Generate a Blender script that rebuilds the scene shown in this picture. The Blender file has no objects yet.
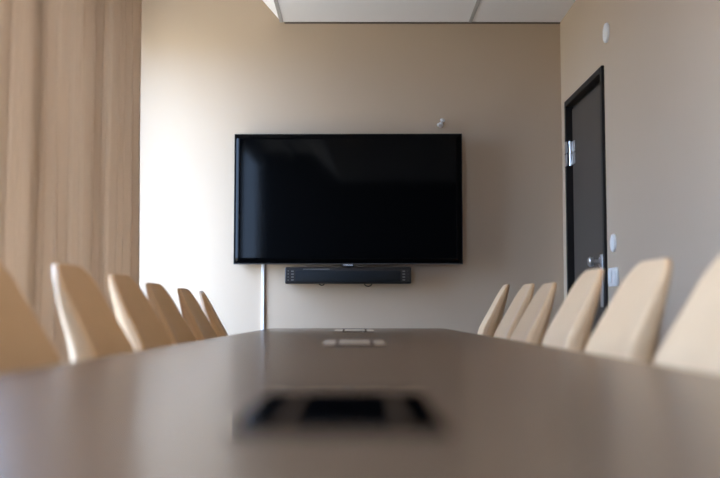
import bpy, bmesh, math, random
from mathutils import Vector, Matrix

C = bpy.context.scene.collection
SC = bpy.context.scene
PI = math.pi
random.seed(7)

# ---------------------------------------------------------------- camera
F_PX = 997.0
cam_d = bpy.data.cameras.new('camera')
cam = bpy.data.objects.new('camera', cam_d)
C.objects.link(cam)
cam.location = (0, 0, 0.86)
cam.rotation_euler = (PI/2 + math.atan(70/F_PX), 0, -math.atan(3/F_PX))
cam_d.sensor_width = 36.0
cam_d.lens = 36.0 * F_PX / 720.0
cam_d.clip_start = 0.02
cam_d.dof.use_dof = True
cam_d.dof.focus_distance = 6.1
cam_d.dof.aperture_fstop = 1.5
SC.camera = cam

# ---------------------------------------------------------------- world: overcast daylight
world = bpy.data.worlds.new('overcast_sky')
SC.world = world
world.use_nodes = True
wn = world.node_tree
wn.nodes.clear()
w_out = wn.nodes.new('ShaderNodeOutputWorld')
w_bg = wn.nodes.new('ShaderNodeBackground')
w_tc = wn.nodes.new('ShaderNodeTexCoord')
w_sep = wn.nodes.new('ShaderNodeSeparateXYZ')
w_ramp = wn.nodes.new('ShaderNodeValToRGB')
w_mr = wn.nodes.new('ShaderNodeMapRange')
w_mr.inputs['From Min'].default_value = -1
w_mr.inputs['From Max'].default_value = 1
wn.links.new(w_tc.outputs['Generated'], w_sep.inputs[0])
wn.links.new(w_sep.outputs['Z'], w_mr.inputs['Value'])
wn.links.new(w_mr.outputs[0], w_ramp.inputs[0])
wn.links.new(w_ramp.outputs[0], w_bg.inputs['Color'])
wn.links.new(w_bg.outputs[0], w_out.inputs[0])
e = w_ramp.color_ramp.elements
e[0].position = 0.0;  e[0].color = (0.20, 0.18, 0.17, 1)
e[1].position = 1.0;  e[1].color = (0.48, 0.62, 1.0, 1)
k = e.new(0.49); k.color = (0.30, 0.29, 0.29, 1)
k = e.new(0.52); k.color = (0.47, 0.63, 1.0, 1)
w_bg.inputs['Strength'].default_value = 15.0

# daylight portal over the long window (guides sky light into the room; emits nothing itself)
pd = bpy.data.lights.new('window_daylight_portal', 'AREA')
pd.shape = 'RECTANGLE'; pd.size = 3.6; pd.size_y = 2.5
pd.cycles.is_portal = True
po = bpy.data.objects.new('window_daylight_portal', pd)
C.objects.link(po)
po.location = (-1.76, 4.265, 1.45)
po.rotation_euler = Vector((1, 0, 0)).to_track_quat('-Z', 'Z').to_euler()

pd2 = pd.copy(); pd2.size = 2.3; pd2.size_y = 1.8  # portal for the added window beside the camera
po2 = bpy.data.objects.new('window_daylight_portal', pd2)
C.objects.link(po2)
po2.location = (-1.76, -0.80, 2.12); po2.rotation_euler = po.rotation_euler

# ---------------------------------------------------------------- exposure
SC.view_settings.view_transform = 'Standard'
SC.view_settings.look = 'None'
SC.view_settings.exposure = 0.98
SC.view_settings.gamma = 1.0
SC.view_settings.use_curve_mapping = False
SC.cycles.use_denoising = True
SC.cycles.max_bounces = 12
SC.cycles.diffuse_bounces = 8
SC.cycles.sample_clamp_indirect = 6.0

# ---------------------------------------------------------------- helpers
def mat(name, col, rough=0.6, metal=0.0, spec=0.5, ior=None, noise=None, bump=None, trans=None, coat=None):
    m = bpy.data.materials.new(name)
    m.use_nodes = True
    nt = m.node_tree
    b = nt.nodes['Principled BSDF']
    b.inputs['Base Color'].default_value = (*col, 1)
    b.inputs['Roughness'].default_value = rough
    b.inputs['Metallic'].default_value = metal
    b.inputs['Specular IOR Level'].default_value = spec
    if ior: b.inputs['IOR'].default_value = ior
    if coat:
        b.inputs['Coat Weight'].default_value = coat[0]
        b.inputs['Coat Roughness'].default_value = coat[1]
    tc = nt.nodes.new('ShaderNodeTexCoord')
    if noise:
        sc, amt, stretch = noise
        mp = nt.nodes.new('ShaderNodeMapping')
        mp.inputs['Scale'].default_value = stretch
        n = nt.nodes.new('ShaderNodeTexNoise')
        n.inputs['Scale'].default_value = sc
        n.inputs['Detail'].default_value = 4
        mx = nt.nodes.new('ShaderNodeMix'); mx.data_type = 'RGBA'
        mx.inputs['A'].default_value = (*[c*(1-amt) for c in col], 1)
        mx.inputs['B'].default_value = (*[min(1, c*(1+amt)) for c in col], 1)
        nt.links.new(tc.outputs['Object'], mp.inputs[0])
        nt.links.new(mp.outputs[0], n.inputs['Vector'])
        nt.links.new(n.outputs['Fac'], mx.inputs['Factor'])
        nt.links.new(mx.outputs['Result'], b.inputs['Base Color'])
    if bump:
        n2 = nt.nodes.new('ShaderNodeTexNoise')
        n2.inputs['Scale'].default_value = bump[0]
        n2.inputs['Detail'].default_value = 3
        bp = nt.nodes.new('ShaderNodeBump')
        bp.inputs['Strength'].default_value = bump[1]
        bp.inputs['Distance'].default_value = 0.002
        nt.links.new(tc.outputs['Object'], n2.inputs['Vector'])
        nt.links.new(n2.outputs['Fac'], bp.inputs['Height'])
        nt.links.new(bp.outputs[0], b.inputs['Normal'])
    if trans:                                           # cloth: part of the light passes through
        tr = nt.nodes.new('ShaderNodeBsdfTranslucent')
        tr.inputs['Color'].default_value = (*trans[1], 1)
        ms = nt.nodes.new('ShaderNodeMixShader')
        ms.inputs[0].default_value = trans[0]
        out = nt.nodes['Material Output']
        nt.links.new(b.outputs[0], ms.inputs[1])
        nt.links.new(tr.outputs[0], ms.inputs[2])
        nt.links.new(ms.outputs[0], out.inputs['Surface'])
    return m

def glass_mat(name):
    m = bpy.data.materials.new(name)
    m.use_nodes = True
    nt = m.node_tree
    nt.nodes.clear()
    out = nt.nodes.new('ShaderNodeOutputMaterial')
    t = nt.nodes.new('ShaderNodeBsdfTransparent'); t.inputs[0].default_value = (0.93, 0.97, 0.96, 1)
    g = nt.nodes.new('ShaderNodeBsdfGlossy'); g.inputs['Roughness'].default_value = 0.0
    fr = nt.nodes.new('ShaderNodeFresnel'); fr.inputs['IOR'].default_value = 1.45
    lw = nt.nodes.new('ShaderNodeNewGeometry'); sb_ = nt.nodes.new('ShaderNodeMath'); sb_.operation = 'MULTIPLY_ADD'
    sb_.inputs[1].default_value = -1.0; sb_.inputs[2].default_value = 1.0
    mu = nt.nodes.new('ShaderNodeMath'); mu.operation = 'MULTIPLY'
    nt.links.new(lw.outputs['Backfacing'], sb_.inputs[0]); nt.links.new(sb_.outputs[0], mu.inputs[0]); nt.links.new(fr.outputs[0], mu.inputs[1])
    ms = nt.nodes.new('ShaderNodeMixShader')
    nt.links.new(mu.outputs[0], ms.inputs[0]); nt.links.new(t.outputs[0], ms.inputs[1])
    nt.links.new(g.outputs[0], ms.inputs[2]); nt.links.new(ms.outputs[0], out.inputs[0])
    return m

def lamp_mat(name, col, s):
    m = bpy.data.materials.new(name)
    m.use_nodes = True
    b = m.node_tree.nodes['Principled BSDF']
    b.inputs['Base Color'].default_value = (0.8, 0.8, 0.8, 1)
    b.inputs['Emission Color'].default_value = (*col, 1)
    b.inputs['Emission Strength'].default_value = s
    return m

M = dict(
    wall=mat('beige_wall_paint', (0.49, 0.385, 0.282), 0.75, spec=0.25, noise=(2.0, 0.025, (1, 1, 1)), bump=(350, 0.08)),
    rear=mat('charcoal_wall_felt', (0.05, 0.045, 0.04), 0.9, spec=0.2, bump=(200, 0.2)),
    ceil=mat('white_ceiling_tile', (0.82, 0.81, 0.82), 0.9, spec=0.2),
    grid=mat('grey_ceiling_profile', (0.42, 0.41, 0.40), 0.6),
    gap=mat('dark_shadow_gap', (0.14, 0.12, 0.10), 0.9, spec=0.1),
    floor=mat('grey_brown_carpet', (0.11, 0.095, 0.08), 0.95, spec=0.1, noise=(60, 0.3, (1, 1, 1)), bump=(300, 0.8)),
    base=mat('beige_baseboard', (0.52, 0.44, 0.35), 0.5),
    curtain=mat('beige_curtain_cloth', (0.62, 0.51, 0.40), 0.95, spec=0.1, noise=(300, 0.05, (1, 1, 0.3)),
                bump=(500, 0.1), trans=(0.28, (0.66, 0.54, 0.42))),
    table=mat('brown_grey_laminate', (0.120, 0.072, 0.040), 0.26, spec=0.5, noise=(6, 0.08, (6, 0.5, 1))),
    tedge=mat('dark_table_edge', (0.05, 0.04, 0.032), 0.45),
    black=mat('black_plastic', (0.006, 0.006, 0.007), 0.35, spec=0.4),
    bezel=mat('black_metal_bezel', (0.012, 0.012, 0.013), 0.30, spec=0.5),
    bezelrim=mat('grey_metal_rim', (0.03, 0.028, 0.027), 0.45),
    screen=mat('glossy_black_screen', (0.0012, 0.0014, 0.0018), 0.06, spec=0.08),
    grille=mat('dark_grey_grille_cloth', (0.009, 0.011, 0.013), 0.8, spec=0.2, noise=(900, 0.4, (1, 1, 1))),
    silver=mat('silver_print', (0.55, 0.55, 0.55), 0.35, metal=0.6),
    dimprint=mat('grey_print', (0.13, 0.13, 0.125), 0.5),
    chrome=mat('polished_chrome', (0.82, 0.80, 0.78), 0.05, metal=1.0),
    steel=mat('brushed_steel', (0.62, 0.62, 0.62), 0.28, metal=1.0),
    satin=mat('satin_nickel', (0.80, 0.80, 0.80), 0.38, metal=0.85),
    hub=mat('polished_hub_metal', (0.50, 0.45, 0.41), 0.03, metal=1.0),
    hubdark=mat('dark_brown_brush_slot', (0.05, 0.03, 0.016), 0.9, spec=0.02),
    leather=mat('tan_leather', (0.66, 0.45, 0.26), 0.55, spec=0.35, noise=(25, 0.04, (1, 1, 1)), bump=(220, 0.12)),
    seam=mat('tan_leather_piping', (0.60, 0.41, 0.24), 0.5, spec=0.35),
    white=mat('white_plastic', (0.78, 0.78, 0.76), 0.4),
    trunk=mat('white_painted_trunking', (0.82, 0.83, 0.84), 0.5),
    dframe=mat('black_brown_door_frame', (0.012, 0.010, 0.009), 0.55, spec=0.25),
    dleaf=mat('dark_brown_door_leaf', (0.062, 0.050, 0.040), 0.6, spec=0.4, noise=(4, 0.08, (8, 8, 0.6))),
    wframe=mat('grey_window_frame', (0.35, 0.36, 0.37), 0.45),
    fill_lamp=lamp_mat('added_warm_diffuser', (1.0, 0.66, 0.36), 9.0),
    glass=glass_mat('window_glass'),
    alu=mat('cast_aluminium', (0.55, 0.54, 0.53), 0.3, metal=1.0),
)

def finish(name, bm, m, parent=None, smooth=False, mods=None):
    bmesh.ops.recalc_face_normals(bm, faces=bm.faces[:])
    me = bpy.data.meshes.new(name)
    bm.to_mesh(me); bm.free()
    me.materials.append(m)
    if smooth:
        for p in me.polygons: p.use_smooth = True
        try: me.set_sharp_from_angle(angle=math.radians(38))
        except Exception: pass
    o = bpy.data.objects.new(name, me)
    C.objects.link(o)
    if parent: o.parent = parent
    return o

def bx(bm, x0, x1, y0, y1, z0, z1, bev=0.0, seg=2):
    vs = [bm.verts.new((x, y, z)) for x in (x0, x1) for y in (y0, y1) for z in (z0, z1)]
    idx = [(0,1,3,2), (4,6,7,5), (0,4,5,1), (2,3,7,6), (0,2,6,4), (1,5,7,3)]
    fs = [bm.faces.new([vs[i] for i in q]) for q in idx]
    if bev > 0:
        es = list({ed for f in fs for ed in f.edges})
        bmesh.ops.bevel(bm, geom=es, offset=bev, segments=seg, profile=0.5, affect='EDGES')

def cyl(bm, p0, p1, r0, r1=None, n=24, caps=True):
    r1 = r0 if r1 is None else r1
    p0, p1 = Vector(p0), Vector(p1)
    q = (p1 - p0).to_track_quat('Z', 'Y')
    rings = []
    for p, r in ((p0, r0), (p1, r1)):
        rings.append([bm.verts.new(p + q @ Vector((r*math.cos(2*PI*i/n), r*math.sin(2*PI*i/n), 0))) for i in range(n)])
    for i in range(n):
        bm.faces.new((rings[0][i], rings[0][(i+1) % n], rings[1][(i+1) % n], rings[1][i]))
    if caps:
        bm.faces.new(rings[0][::-1]); bm.faces.new(rings[1])

def lathe(bm, origin, axis, prof, n=28):
    """prof: list of (distance along axis, radius)"""
    o = Vector(origin); q = Vector(axis).to_track_quat('Z', 'Y')
    rings = []
    for h, r in prof:
        if r < 1e-6: rings.append([bm.verts.new(o + q @ Vector((0, 0, h)))])
        else: rings.append([bm.verts.new(o + q @ Vector((r*math.cos(2*PI*i/n), r*math.sin(2*PI*i/n), h))) for i in range(n)])
    for a, b in zip(rings, rings[1:]):
        for i in range(n):
            j = (i+1) % n
            if len(a) == 1 and len(b) == 1: continue
            if len(a) == 1: bm.faces.new((a[0], b[i], b[j]))
            elif len(b) == 1: bm.faces.new((a[i], a[j], b[0]))
            else: bm.faces.new((a[i], a[j], b[j], b[i]))
    if len(rings[0]) > 1: bm.faces.new(rings[0][::-1])
    if len(rings[-1]) > 1: bm.faces.new(rings[-1])

def tube(bm, pts, r, n=10):
    pts = [Vector(p) for p in pts]
    rings = []
    up = Vector((0, 0, 1))
    for i, p in enumerate(pts):
        d = (pts[min(i+1, len(pts)-1)] - pts[max(i-1, 0)]).normalized()
        if abs(d.dot(up)) > 0.95: up = Vector((1, 0, 0))
        a = d.cross(up).normalized(); b = d.cross(a).normalized()
        up = -b if b.dot(up) < 0 else b
        rings.append([bm.verts.new(p + r*(math.cos(2*PI*k/n)*a + math.sin(2*PI*k/n)*b)) for k in range(n)])
    for A, B in zip(rings, rings[1:]):
        for k in range(n):
            bm.faces.new((A[k], A[(k+1) % n], B[(k+1) % n], B[k]))
    bm.faces.new(rings[0][::-1]); bm.faces.new(rings[-1])

def loft(bm, rings):
    R = [[bm.verts.new(p) for p in r] for r in rings]
    n = len(R[0])
    for A, B in zip(R, R[1:]):
        for k in range(n):
            bm.faces.new((A[k], A[(k+1) % n], B[(k+1) % n], B[k]))
    bm.faces.new(R[0][::-1]); bm.faces.new(R[-1])

def struct(name, bm, m, parent=None, smooth=False):
    o = finish(name, bm, m, parent, smooth)
    if parent is None: o['kind'] = 'structure'
    return o

def tag(o, label, cat, group=None):
    o['label'] = label; o['category'] = cat
    if group: o['group'] = group
    return o

def thing(name, label, cat, loc=(0, 0, 0), rotz=0.0, group=None):
    o = bpy.data.objects.new(name, None)
    C.objects.link(o)
    o.empty_display_size = 0.1
    o.location = loc; o.rotation_euler = (0, 0, rotz)
    return tag(o, label, cat, group)

def lerp(tab, x):
    if x <= tab[0][0]: return tab[0][1]
    for (a, va), (b, vb) in zip(tab, tab[1:]):
        if x <= b:
            t = (x-a)/(b-a)
            return va + (vb-va)*t
    return tab[-1][1]

# ================================================================ ROOM
XL, XR, YB, YF = -1.62, 1.307, 6.30, -2.00        # window wall, door wall, television wall, rear wall
ZC, ZH = 2.70, 3.12                               # low tiled ceiling, high edge by the window
XE = -0.486                                       # left edge of the tiled ceiling
XS = XE - (ZH-ZC)*0.87                            # top of the sloping face
WY0, WY1, WZ0, WZ1 = 2.55, 6.08, 0.25, 2.62       # window opening
WB0, WB1, WB2, WBS = -1.9, 0.30, 2.98, 1.25                     # second, taller opening, unseen; added for daylight and the screen reflection
DY0, DY1, DZ = 5.20, 6.13, 2.140                  # door opening

bm = bmesh.new(); bx(bm, XL-0.1, XR+0.2, YF-0.2, YB+0.2, -0.12, 0.0); struct('floor', bm, M['floor'])
bm = bmesh.new(); bx(bm, XL-0.3, XR+0.2, YB, YB+0.2, 0.0, ZH+0.1); struct('wall_back', bm, M['wall'])
bm = bmesh.new(); bx(bm, XL-0.1, XR+0.2, YF-0.2, YF, 0.0, ZH+0.1); struct('wall_front', bm, M['rear'])
bm = bmesh.new()
bx(bm, XR, XR+0.2, YF, DY0, 0, ZH+0.1); bx(bm, XR, XR+0.2, DY1, YB, 0, ZH+0.1); bx(bm, XR, XR+0.2, DY0, DY1, DZ, ZH+0.1)
bx(bm, XR+0.12, XR+0.2, DY0, DY1, 0, DZ)
struct('wall_right', bm, M['wall'])
bm = bmesh.new()
bx(bm, XL-0.10, XL, WB1, YB, 0, WZ0); bx(bm, XL-0.10, XL, YF, WB1, 0, WBS); bx(bm, XL-0.10, XL, WB1, YB, WZ1, ZH+0.1); bx(bm, XL-0.10, XL, YF, WB1, WB2, ZH+0.1)
bx(bm, XL-0.10, XL, YF, WB0, WBS, WB2); bx(bm, XL-0.10, XL, WB1, WY0, WZ0, WZ1); bx(bm, XL-0.10, XL, WY1, YB, WZ0, WZ1)
struct('wall_left', bm, M['wall'])

# ceiling: tiled low part, sloping face, high strip above the window
bm = bmesh.new()
sec = [(XR, ZC), (XE, ZC), (XS, ZH), (XL, ZH), (XL, ZH+0.12), (XR, ZH+0.12)]
A = [bm.verts.new((x, YF, z)) for x, z in sec]; B = [bm.verts.new((x, YB-0.004, z)) for x, z in sec]
for i in range(6): bm.faces.new((A[i], A[(i+1) % 6], B[(i+1) % 6], B[i]))
bm.faces.new(A); bm.faces.new(B[::-1])
struct('ceiling', bm, M['ceil'])
bm = bmesh.new()
for x in (XE, 0.127, 0.727)[0:1] + (0.727,):
    bx(bm, x-0.011, x+0.011, YF, YB-0.01, ZC-0.004, ZC+0.006)
for k in range(0, 8):
    y = YB - 1.2*(k+1) + 0.25
    if k > 0 or True:
        if y > YF + 0.1: bx(bm, XE, XR-0.005, y-0.011, y+0.011, ZC-0.004, ZC+0.006)
struct('trim_1', bm, M['grid'])
bm = bmesh.new(); bx(bm, XE+0.02, XR-0.001, YB-0.008, YB-0.0005, ZC-0.010, ZC-0.0005); struct('trim_2', bm, M['gap'])
# ceiling lights out of view, added to warm the light in the room
for lx, ly in ((-0.19, 2.42), (0.95, 2.42)):
    lt = thing('added_ceiling_light', 'added square warm fill light, out of view above the table', 'ceiling light', (lx, ly, ZC), 0, 'added warm fill lights')
    bm = bmesh.new()
    for a_, b_, c_, d_ in ((-0.15, 0.15, -0.15, -0.135), (-0.15, 0.15, 0.135, 0.15), (-0.15, -0.135, -0.135, 0.135), (0.135, 0.15, -0.135, 0.135)):
        bx(bm, a_, b_, c_, d_, -0.010, -0.0005)
    finish('trim_ring', bm, M['white'], lt)
    bm = bmesh.new(); bx(bm, -0.134, 0.134, -0.134, 0.134, -0.007, -0.001)
    finish('diffuser', bm, M['fill_lamp'], lt)
# baseboards
bm = bmesh.new(); bx(bm, XL, XR, YB-0.014, YB, 0, 0.07, 0.003); struct('baseboard_back', bm, M['base'])
bm = bmesh.new(); bx(bm, XR-0.014, XR, YF, DY0-0.07, 0, 0.07, 0.003); struct('baseboard_right', bm, M['base'])
bm = bmesh.new(); bx(bm, XL, XL+0.014, YF, YB-0.02, 0, 0.07, 0.003); struct('baseboard_left', bm, M['base'])

# window bays in the left wall: each bay its own window, the last one added for its light
bays = [(WY0 + i*(WY1-WY0)/4, WY0 + (i+1)*(WY1-WY0)/4, WZ0, WZ1, 0.115) for i in range(4)] + [(WB0, WB1, WBS, WB2, 0.115)]
for i, (a, b, WZS, WZT, ox) in enumerate(bays):
    bm = bmesh.new()
    t = 0.045
    x0, x1 = XL-0.20+ox, XL-0.13+ox
    bx(bm, x0, x1, a+0.002, a+t, WZS, WZT, 0.003); bx(bm, x0, x1, b-t, b-0.002, WZS, WZT, 0.003)
    bx(bm, x0, x1, a+t, b-t, WZS, WZS+t, 0.003); bx(bm, x0, x1, a+t, b-t, WZT-t, WZT, 0.003)
    w = struct('window_%d' % (i+1), bm, M['wframe'])
    bm = bmesh.new(); bx(bm, XL-0.168+ox, XL-0.162+ox, a+t, b-t, WZS+t, WZT-t); finish('window_pane', bm, M['glass'], w)
bm = bmesh.new(); bx(bm, XL-0.012, XL+0.03, WY0, WY1, WZ0-0.02, WZ0+0.004, 0.004); struct('trim_3', bm, M['white'])

# door in the right wall
bm = bmesh.new(); bx(bm, XR+0.020, XR+0.062, DY0+0.052, DY1-0.052, 0.008, DZ-0.052, 0.002)
door = struct('door_1', bm, M['dleaf'])
bm = bmesh.new()
fo = 0.006
fx0, fx1 = XR-0.016, XR+0.115
bx(bm, fx0, fx1, DY0-fo, DY0+0.030, 0, DZ+fo, 0.003); bx(bm, fx0, fx1, DY1-0.030, DY1+fo, 0, DZ+fo, 0.003)
bx(bm, fx0, fx1, DY0+0.030, DY1-0.030, DZ-0.030, DZ+fo, 0.003)
# inner rebate the leaf closes against
bx(bm, XR+0.030, fx1, DY0+0.030, DY0+0.050, 0, DZ-0.030, 0.002); bx(bm, XR+0.030, fx1, DY1-0.050, DY1-0.030, 0, DZ-0.030, 0.002)
bx(bm, XR+0.030, fx1, DY0+0.050, DY1-0.050, DZ-0.050, DZ-0.030, 0.002)
finish('door_frame', bm, M['dframe'], door)
for zc in (1.815, 0.28):
    bm = bmesh.new()
    cyl(bm, (XR+0.006, DY1-0.046, zc-0.075), (XR+0.006, DY1-0.046, zc+0.075), 0.008)
    bx(bm, XR+0.012, XR+0.0215, DY1-0.125, DY1-0.048, zc-0.070, zc-0.003, 0.002)
    bx(bm, XR-0.0185, XR-0.010, DY1-0.040, DY1-0.004, zc+0.003, zc+0.075, 0.001)
    bx(bm, XR+0.012, XR+0.0215, DY1-0.125, DY1-0.048, zc+0.003, zc+0.070, 0.002)
    bx(bm, XR-0.0185, XR-0.010, DY1-0.040, DY1-0.004, zc-0.075, zc-0.003, 0.001)
    h = finish('hinge', bm, M['steel'], door, True); h['label'] = 'brushed steel hinge'
bm = bmesh.new(); bx(bm, XR+0.011, XR+0.021, DY0+0.150, DY0+0.205, 0.87, 1.155, 0.004)
esc = finish('handle_plate', bm, M['satin'], door, True); esc['label'] = 'long steel plate on the door'
bm = bmesh.new(); lathe(bm, (XR+0.012, DY0+0.178, 1.115), (-1, 0, 0), [(0, 0.026), (0.008, 0.026), (0.010, 0.012), (0.040, 0.011), (0.045, 0.024), (0.062, 0.027), (0.070, 0.020), (0.072, 0)])
finish('door_knob', bm, M['satin'], esc, True)
bm = bmesh.new()
tube(bm, [(XR+0.012, DY0+0.178, 0.985), (XR-0.030, DY0+0.178, 0.985), (XR-0.038, DY0+0.184, 0.985), (XR-0.040, DY0+0.200, 0.985), (XR-0.040, DY0+0.300, 0.985)], 0.009, 12)
finish('lever_handle', bm, M['satin'], esc, True)

# ================================================================ CURTAIN
ct = thing('curtain', 'long beige pleated curtain hanging in front of the window left of the television wall', 'curtain', (-1.205, 4.3, 0))
bm = bmesh.new()
y0c, y1c = 3.16-4.3, 5.40-4.3
rnd = random.Random(3)
# irregular pleats: accumulate phases with varying period
knots = []; y = y0c
while y < y1c:
    per = rnd.uniform(0.10, 0.19); knots.append((y, per, rnd.uniform(0.032, 0.056))); y += per
def pleat(y, z):
    for (a, per, amp) in reversed(knots):
        if y >= a:
            t = (y-a)/per; break
    s = math.sin(2*PI*t + 0.7*math.sin(2*PI*t))
    lean = 0.012*math.sin(z*1.3 + a*9)
    return amp*s*(0.92+0.08*math.cos(z*2+a*5)), lean + 0.25*amp*math.cos(2*PI*t)
ny, nz = 760, 26
grid = []
for i in range(ny+1):
    yy = y0c + (y1c-y0c)*i/ny
    col = []
    for j in range(nz+1):
        z = 0.03 + (3.03-0.03)*j/nz
        dx, dy = pleat(yy, z)
        if yy > y1c-0.03: dx -= 0.05*((yy-(y1c-0.03))/0.03)**2
        col.append(bm.verts.new((dx, yy+dy, z)))
    grid.append(col)
for i in range(ny):
    for j in range(nz):
        bm.faces.new((grid[i][j], grid[i+1][j], grid[i+1][j+1], grid[i][j+1]))
cl = finish('curtain_cloth', bm, M['curtain'], ct, True)
cl.data.set_sharp_from_angle(angle=PI)
sm = cl.modifiers.new('thickness', 'SOLIDIFY'); sm.thickness = 0.0015
bm = bmesh.new(); bx(bm, -0.02, 0.02, -6.3, 1.95, 3.04, 3.118, 0.003)
finish('curtain_track', bm, M['white'], ct)

# ================================================================ TELEVISION
tv = thing('television', 'large flat black television mounted on the beige back wall', 'television', (-0.055, 6.26, 1.549), math.radians(-0.85))
W2, H2 = 0.7145, 0.410
bm = bmesh.new(); bx(bm, -W2, W2, -0.045, -0.012, -H2, H2, 0.001)
finish('casing', bm, M['bezel'], tv, True)
bm = bmesh.new(); bx(bm, -0.42, 0.42, -0.012, 0.010, -0.30, 0.18, 0.008)
finish('rear_housing', bm, M['black'], tv, True)
for z in (-0.18, 0.12):
    bm = bmesh.new(); bx(bm, -0.25, 0.25, 0.010, 0.030, z-0.02, z+0.02, 0.002)
    finish('wall_bracket', bm, M['black'], tv)
# very slightly bowed panel, as large thin panels are
bm = bmesh.new()
nx, nz = 40, 24
g = []
for i in range(nx+1):
    r = []
    for j in range(nz+1):
        u, v = -1+2*i/nx, -1+2*j/nz
        bow = 0.0006*u*u
        r.append(bm.verts.new((u*(W2-0.003), -0.0462 + bow - 0.0070, v*(H2-0.005) + 0.002)))
    g.append(r)
for i in range(nx):
    for j in range(nz): bm.faces.new((g[i][j], g[i][j+1], g[i+1][j+1], g[i+1][j]))
scr = finish('screen', bm, M['screen'], tv, True)
scr.data.set_sharp_from_angle(angle=PI)
s2 = scr.modifiers.new('t', 'SOLIDIFY'); s2.thickness = 0.001; s2.offset = -1
bm = bmesh.new()
bx(bm, -W2-0.001, W2+0.001, -0.050, -0.044, -H2-0.001, -H2+0.006, 0.001)
finish('lower_rim', bm, M['bezelrim'], tv)
bm = bmesh.new()
bx(bm, -W2-0.001, W2+0.001, -0.049, -0.044, H2-0.003, H2+0.001, 0.0008)
bx(bm, -W2-0.0015, -W2+0.0025, -0.049, -0.044, -H2+0.006, H2-0.003, 0.0008); bx(bm, W2-0.0025, W2+0.0015, -0.049, -0.044, -H2+0.006, H2-0.003, 0.0008)
finish('bezel', bm, M['bezelrim'], tv)
# maker's name on the lower rim
cu = bpy.data.curves.new('maker_name', 'FONT')
cu.body = 'SAMSUNG'; cu.size = 0.0125; cu.align_x = 'CENTER'; cu.align_y = 'CENTER'; cu.extrude = 0.0004; cu.offset = 0.0004
tx = bpy.data.objects.new('maker_name', cu); C.objects.link(tx); tx.parent = tv
dg = bpy.context.evaluated_depsgraph_get()
me = bpy.data.meshes.new_from_object(tx.evaluated_get(dg)); bpy.data.objects.remove(tx)
bm = bmesh.new(); bm.from_mesh(me); me.materials.clear()
bmesh.ops.rotate(bm, verts=bm.verts[:], cent=(0, 0, 0), matrix=Matrix.Rotation(PI/2, 3, 'X'))
bmesh.ops.translate(bm, verts=bm.verts[:], vec=(0.0, -0.0555, -H2-0.006))
finish('maker_name', bm, M['silver'], tv)
bm = bmesh.new(); bx(bm, -0.036, 0.036, -0.0545, -0.040, -H2-0.016, -H2-0.0005, 0.002)
finish('sensor_block', bm, M['black'], tv)

# soundbar
sb = thing('soundbar', 'slim black soundbar with dark grey grille mounted under the television', 'soundbar', (-0.055, 6.30, 1.068))
bm = bmesh.new(); bx(bm, -0.392, 0.392, -0.115, -0.015, -0.051, 0.051, 0.008, 3)
finish('casing', bm, M['black'], sb, True)
bm = bmesh.new(); bx(bm, -0.325, 0.325, -0.121, -0.112, -0.040, 0.030, 0.004, 2)
finish('grille', bm, M['grille'], sb, True)
bm = bmesh.new(); bx(bm, -0.28, -0.115, -0.1165, -0.1145, 0.036, 0.041, 0.0)
finish('status_strip', bm, M['dimprint'], sb)
for s in (-1, 1):                                     # small printed marks and vents at both ends
    for k in range(4):
        bm = bmesh.new(); cyl(bm, (s*0.372, -0.1165, 0.028-0.019*k), (s*0.372, -0.1140, 0.028-0.019*k), 0.004, n=12)
        finish('end_screw', bm, M['dimprint'] if s < 0 else M['bezel'], sb)
    bm = bmesh.new()
    for k in range(4): bx(bm, s*0.3455-0.008, s*0.3455+0.008, -0.1165, -0.1145, 0.022-0.018*k, 0.030-0.018*k, 0.0)
    finish('side_vent', bm, M['dimprint'], sb)
bm = bmesh.new()
for x in (-0.13, 0.16)[:0]: bx(bm, x-0.014, x+0.014, -0.060, -0.052, 0.045, 0.054, 0.001)
bx(bm, -0.20, 0.20, -0.030, 0.0, -0.02, 0.02, 0.0)
finish('mounting_bracket', bm, M['black'], sb)
for x, r in ((-0.165, 0.012), (0.125, 0.018)):
    bm = bmesh.new()
    tube(bm, [(x + r*1.3*math.cos(a), -0.060, -0.048 - r*math.sin(a)) for a in [PI*i/14 for i in range(15)]], 0.0035, 8)
    cb = finish('cable_loop', bm, M['black'], sb, True)

# white trunking down the wall
bm = bmesh.new(); bx(bm, -0.594-0.009, -0.594+0.009, 6.284, 6.2995, 0.07, 1.30, 0.002)
tag(finish('cable_trunking', bm, M['trunk']), 'thin white vertical cable trunking on the wall below the television', 'cable trunking')

# coat hook above the television's right corner
hk = thing('wall_hook', 'small polished metal wall hook above the right corner of the television', 'hook', (0.533, 6.30, 2.032))
hk.scale = (0.85, 0.85, 0.85)
bm = bmesh.new(); lathe(bm, (0, -0.0005, 0), (0, -1, 0), [(0, 0.020), (0.005, 0.020), (0.008, 0.012), (0.040, 0.008), (0.05, 0.008)])
finish('rosette', bm, M['satin'], hk, True)
bm = bmesh.new(); lathe(bm, (0.004, -0.046, 0.006), (0.25, -0.6, 0.75), [(0, 0.008), (0.012, 0.008), (0.016, 0.014), (0.026, 0.019), (0.034, 0.015), (0.037, 0)])
finish('knob', bm, M['satin'], hk, True)
bm = bmesh.new(); lathe(bm, (-0.004, -0.046, -0.002), (-0.75, -0.5, -0.35), [(0, 0.007), (0.010, 0.006), (0.014, 0.010), (0.022, 0.013), (0.028, 0.010), (0.030, 0)])
finish('knob', bm, M['satin'], hk, True)

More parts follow.
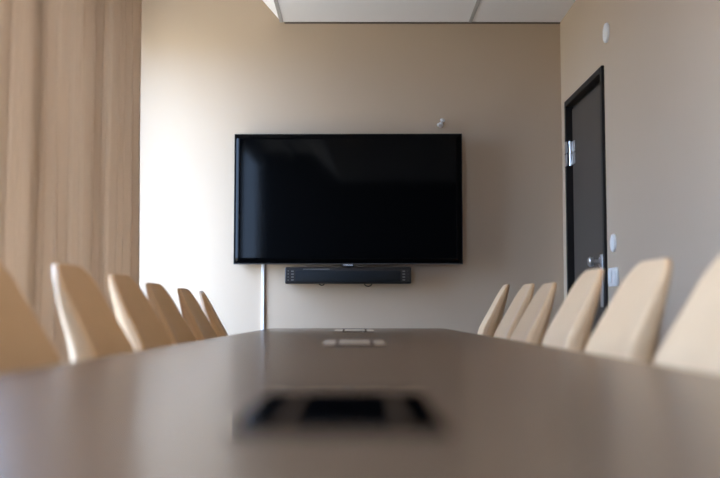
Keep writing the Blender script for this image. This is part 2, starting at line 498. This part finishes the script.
# right wall fittings
def disc(name, y, z, r, label, cat, th=0.012):
    bm = bmesh.new(); lathe(bm, (0, 0, 0), (-1, 0, 0), [(0, r), (th*0.6, r), (th*0.9, r*0.94), (th, r*0.8), (th*1.05, 0)], 36)
    o = finish(name, bm, M['white'], None, True); o.location = (XR-0.0004, y, z)
    return tag(o, label, cat)
disc('wall_cover_disc', 5.12, 2.300, 0.052, 'round white cover disc high on the wall above the door', 'wall cover')
disc('wall_sensor_disc', 5.05, 1.195, 0.046, 'round white disc at handle height beside the door, above the light switch', 'wall sensor')
sw = thing('light_switch', 'white double light switch on the wall beside the door', 'light switch', (XR, 5.055, 1.022))
bm = bmesh.new(); bx(bm, -0.011, -0.0004, -0.085, 0.085, -0.047, 0.047, 0.003); finish('cover_plate', bm, M['white'], sw, True)
for y in (-0.040, 0.040):
    bm = bmesh.new(); bx(bm, -0.0165, -0.0105, y-0.030, y+0.030, -0.032, 0.032, 0.002); r = finish('rocker', bm, M['white'], sw, True)

# ================================================================ TABLE
TZ = 0.75
tb = thing('conference_table', 'long brown grey conference table tapering towards the television wall', 'table', (0, 2.75, 0))
def hw(y): return 0.645 - 0.0245*y
ty0, ty1 = -0.35, 5.74
bm = bmesh.new()
r = 0.05
out = []
for sx, yy, dy in ((1, ty1, -1), (1, ty0, 1), (-1, ty0, 1), (-1, ty1, -1)):
    pass
def corner(cx, cy, a0, a1, n=6): return [(cx + r*math.cos(a0+(a1-a0)*i/n), cy + r*math.sin(a0+(a1-a0)*i/n)) for i in range(n+1)]
out += corner(hw(ty1)-r-0.01, ty1-r, PI/2, 0)
out += corner(hw(ty0)-r, ty0+r, 0, -PI/2)
out += corner(-hw(ty0)+r, ty0+r, -PI/2, -PI)
out += corner(-hw(ty1)+r+0.01, ty1-r, PI, PI/2)
HUBS = [(-0.016, 1.08), (-0.010, 3.20), (-0.014, 4.98)]
top = [bm.verts.new((x, y-2.75, TZ)) for x, y in out]
mid = [bm.verts.new((x, y-2.75, TZ-0.006)) for x, y in out]
bot = [bm.verts.new((x*0.97, y-2.75 - (0.02 if y > 2 else -0.02), TZ-0.032)) for x, y in out]
n = len(out)
bm.faces.new(top); bm.faces.new(bot[::-1])
for a, b in ((top, mid), (mid, bot)):
    for i in range(n): bm.faces.new((a[i], a[(i+1) % n], b[(i+1) % n], b[i]))
bmesh.ops.bevel(bm, geom=[ed for ed in bm.edges if ed.verts[0] in top and ed.verts[1] in top], offset=0.002, segments=2, affect='EDGES')
finish('tabletop', bm, M['table'], tb, True)
for y in (0.55, 2.75, 4.95):
    bm = bmesh.new()
    bx(bm, -0.16, 0.16, y-2.75-0.22, y-2.75+0.22, 0.02, TZ-0.033, 0.01)
    bx(bm, -0.20, 0.20, y-2.75-0.26, y-2.75+0.26, 0.0, 0.02, 0.004)
    finish('pedestal', bm, M['tedge'], tb, True)
HL, HD = 0.097, 0.200
for k, (hx, hy) in enumerate(HUBS):
    cx, cy = hx, hy-2.75
    # frame with two round finger openings towards its ends
    bm = bmesh.new()
    bx(bm, cx-HL, cx+HL, cy-HD, cy+HD, TZ+0.0002, TZ+0.0040)
    hb = finish('power_hub', bm, M['hub'], tb)
    hb['label'] = 'polished metal hub let into the tabletop'
    bm = bmesh.new(); bx(bm, cx-0.048, cx+0.052, cy-HD+0.012, cy+HD-0.012, TZ+0.0042, TZ+0.0055)
    finish('lid', bm, M['hub'], hb)
    for s in (-0.052, 0.058):
        bm = bmesh.new(); bx(bm, cx+s-0.0045, cx+s+0.0045, cy-HD+0.03, cy+HD-0.03, TZ+0.0041, TZ+0.0062, 0.0004)
        sl = finish('cable_slot', bm, M['hubdark'], hb); sl['label'] = 'dark brown cable slot'

# ================================================================ CHAIRS
TOP = 0.98                                             # top of the backrest at reference height
XFR = [(0.43, -0.185), (0.50, -0.205), (0.62, -0.218), (0.75, -0.243), (0.86, -0.295), (TOP, -0.352)]     # front face
THK = [(0.43, 0.050), (0.55, 0.080), (0.74, 0.080), (0.86, 0.054), (TOP-0.02, 0.026), (TOP, 0.022)]
HWD = [(0.43, 0.225), (0.55, 0.232), (0.72, 0.214), (TOP, 0.162)]
WRP = [(0.43, 0.045), (0.75, 0.034), (TOP, 0.018)]
def back_ring(z, n=44):
    w = lerp(HWD, z); th = lerp(THK, z)
    d = TOP - z
    rr = 0.085
    if d < rr: w -= rr*(1 - math.sqrt(max(0, 1-((rr-d)/rr)**2)))*0.9
    if d < 0.010: th *= 0.55 + 0.45*math.sqrt(max(0, 1-((0.010-d)/0.010)**2))
    d2 = z-0.43
    if d2 < 0.04: w -= 0.05*(1-math.sqrt(max(0, 1-((0.04-d2)/0.04)**2)))
    xc = lerp(XFR, z) - th/2
    pts = []
    for i in range(n):
        a = 2*PI*i/n
        ca, sa = math.cos(a), math.sin(a)
        yy = math.copysign(abs(ca)**(2/6.0), ca)*w
        xx = math.copysign(abs(sa)**(2/4.5), sa)*th/2
        xx += lerp(WRP, z)*(yy/w)**2 * (w/0.2)**2
        pts.append((xc+xx, yy, z))
    return pts

def make_chair(label, group):
    root = thing('conference_chair', label, 'chair', (0, 0, 0), 0, group)
    lift = []
    bm = bmesh.new()
    zs = [0.43, 0.434, 0.442, 0.455, 0.47] + [0.47+0.44*i/16 for i in range(1, 17)] + [0.925, 0.935, 0.945, 0.955, 0.962, 0.968, 0.972, 0.975, 0.9775, 0.979, 0.9798]
    loft(bm, [back_ring(z) for z in zs])
    b = finish('backrest', bm, M['leather'], root, True); b.data.set_sharp_from_angle(angle=math.radians(75)); lift.append(b)
    # piping seam round the rear face of the backrest
    bm = bmesh.new()
    path = []
    for s in (1, -1):
        zz = [0.47+0.49*i/30 for i in range(31)]
        if s < 0: zz = zz[::-1]
        for z in zz:
            rg = back_ring(z, 44)
            p = max(rg, key=lambda q: s*q[1]) if False else rg[0 if s > 0 else 22]
            path.append((p[0], p[1], p[2]))
        if s > 0:
            for t in (0.968, 0.974, 0.9785):
                rg = back_ring(t); path.append(rg[0])
            rg = back_ring(0.9795); 
            for t in range(1, 8):
                f = t/8; a, c = Vector(rg[0]), Vector(rg[22])
                v = a.lerp(c, f); v.x = lerp(XFR, TOP)-0.011 + 0.018*(2*f-1)**2*0.4; v.z = 0.9795
                path.append(tuple(v))
            for t in (0.9785, 0.974, 0.968):
                rg = back_ring(t); path.append(rg[22])
    tube(bm, path, 0.0022, 6)
    pp = finish('piping', bm, M['seam'], b, True)
    # seat cushion
    bm = bmesh.new()
    rings = []
    for z, k in ((0.415, 0.90), (0.420, 0.96), (0.435, 0.99), (0.452, 1.0), (0.466, 0.985), (0.474, 0.94), (0.478, 0.80)):
        rg = []
        for i in range(40):
            a = 2*PI*i/40; ca, sa = math.cos(a), math.sin(a)
            x = math.copysign(abs(ca)**(2/3.6), ca)*0.225*k; yv = math.copysign(abs(sa)**(2/3.6), sa)*(0.235 - 0.01*ca)*k
            rg.append((x+0.035, yv, z))
        rings.append(rg)
    loft(bm, rings)
    s_ = finish('seat', bm, M['leather'], root, True); lift.append(s_)
    bm = bmesh.new(); bx(bm, -0.10, 0.10, -0.06, 0.06, 0.385, 0.414, 0.008)
    p_ = finish('seat_plate', bm, M['alu'], root, True); lift.append(p_)
    bm = bmesh.new(); cyl(bm, (0, 0, 0.20), (0, 0, 0.386), 0.016)
    c_ = finish('gas_column', bm, M['alu'], root, True); lift.append(c_)
    bm = bmesh.new(); lathe(bm, (0, 0, 0.075), (0, 0, 1), [(0, 0.040), (0.02, 0.038), (0.04, 0.027), (0.165, 0.025), (0.17, 0.020)])
    finish('base_hub', bm, M['alu'], root, True)
    for k in range(4):
        a = PI/4 + k*PI/2
        c, s = math.cos(a), math.sin(a)
        bm = bmesh.new()
        rr = []
        for d, zc, h, w in ((0.02, 0.095, 0.018, 0.020), (0.12, 0.075, 0.013, 0.016), (0.22, 0.048, 0.009, 0.013), (0.29, 0.027, 0.007, 0.011), (0.305, 0.024, 0.006, 0.009)):
            rr.append([(c*d - s*w*q, s*d + c*w*q, zc+h*t) for q, t in ((1, -1), (1, 0.5), (0.5, 1), (-0.5, 1), (-1, 0.5), (-1, -1))])
        loft(bm, rr)
        lg = finish('leg', bm, M['alu'], root, True)
        bm = bmesh.new(); cyl(bm, (c*0.285, s*0.285, 0.0), (c*0.285, s*0.285, 0.019), 0.014, 0.011, 16)
        finish('glide', bm, M['black'], lg, True)
    return root, lift

def copy_chair(src, lift_names):
    r_ = src.copy(); C.objects.link(r_)
    for ch in list(src.children):
        c = ch.copy(); C.objects.link(c); c.parent = r_
        for g in ch.children:
            d = g.copy(); C.objects.link(d); d.parent = c
    return r_

proto, lift = make_chair('', None)
LIFT = ('backrest', 'seat', 'seat_plate', 'gas_column')
if 'group' in proto: del proto['group']
XO = 0.455
# side, x offset, y, top height, yaw, label
SP = [
 ('L', 0.008, 2.10, 0.985,  0, 'tan leather chair cut off by the left picture edge, nearest in the left row'),
 ('L', 0.000, 2.79, 0.984,  -1, 'tan leather chair in front of the curtain, second from front in the left row'),
 ('L', 0.000, 3.40, 0.977, -2, 'tan leather chair overlapping the right end of curtain, third from front, left row'),
 ('L', 0.000, 3.98, 0.962, -1, 'tan leather chair just right of the curtain, fourth from front in left row'),
 ('L', 0.000, 4.66, 0.955,  0, 'tan leather chair fifth from front in left row, second nearest television wall'),
 ('L', 0.000, 5.25, 0.952,  7, 'brown shaded leather chair farthest in the left row, nearest the white cable trunking'),
 ('R', 0.000, 2.06, 0.990,  0, 'pale tan leather chair cut off by the right picture edge, nearest in right row'),
 ('R', 0.000, 2.70, 0.994,  2, 'pale tan leather chair in front of the right wall, second from front, right row'),
 ('R', 0.000, 3.41, 0.996,  0, 'pale tan leather chair overlapping the lower door, third from front, right row'),
 ('R', 0.000, 4.20, 0.969,  0, 'pale tan leather chair just left of the door, fourth from front in the right row'),
 ('R', 0.000, 4.70, 0.978,  0, 'pale tan leather chair fifth from front in right row, second nearest television wall'),
 ('R', 0.000, 5.44, 0.992, -4, 'pale tan leather chair farthest in the right row, nearest the television wall'),
]
first = True
roots = []
for side, ox, y, tz, yaw, lab in SP:
    c = proto if first else copy_chair(proto, LIFT)
    first = False
    roots.append((c, side, ox, y, tz, yaw, lab))
for c, side, ox, y, tz, yaw, lab in roots:
    sgn = -1 if side == 'L' else 1
    c.location = (sgn*(XO+ox), y, 0)
    c.rotation_euler = (0, 0, (0 if side == 'L' else PI) + math.radians(yaw))
    c['label'] = lab; c['category'] = 'chair'
    c['group'] = 'tan conference chairs along the left side of the table' if side == 'L' else 'tan conference chairs along the right side of the table'
    for ch in c.children:
        if ch.name.split('.')[0] in LIFT: ch.location.z = tz - TOP
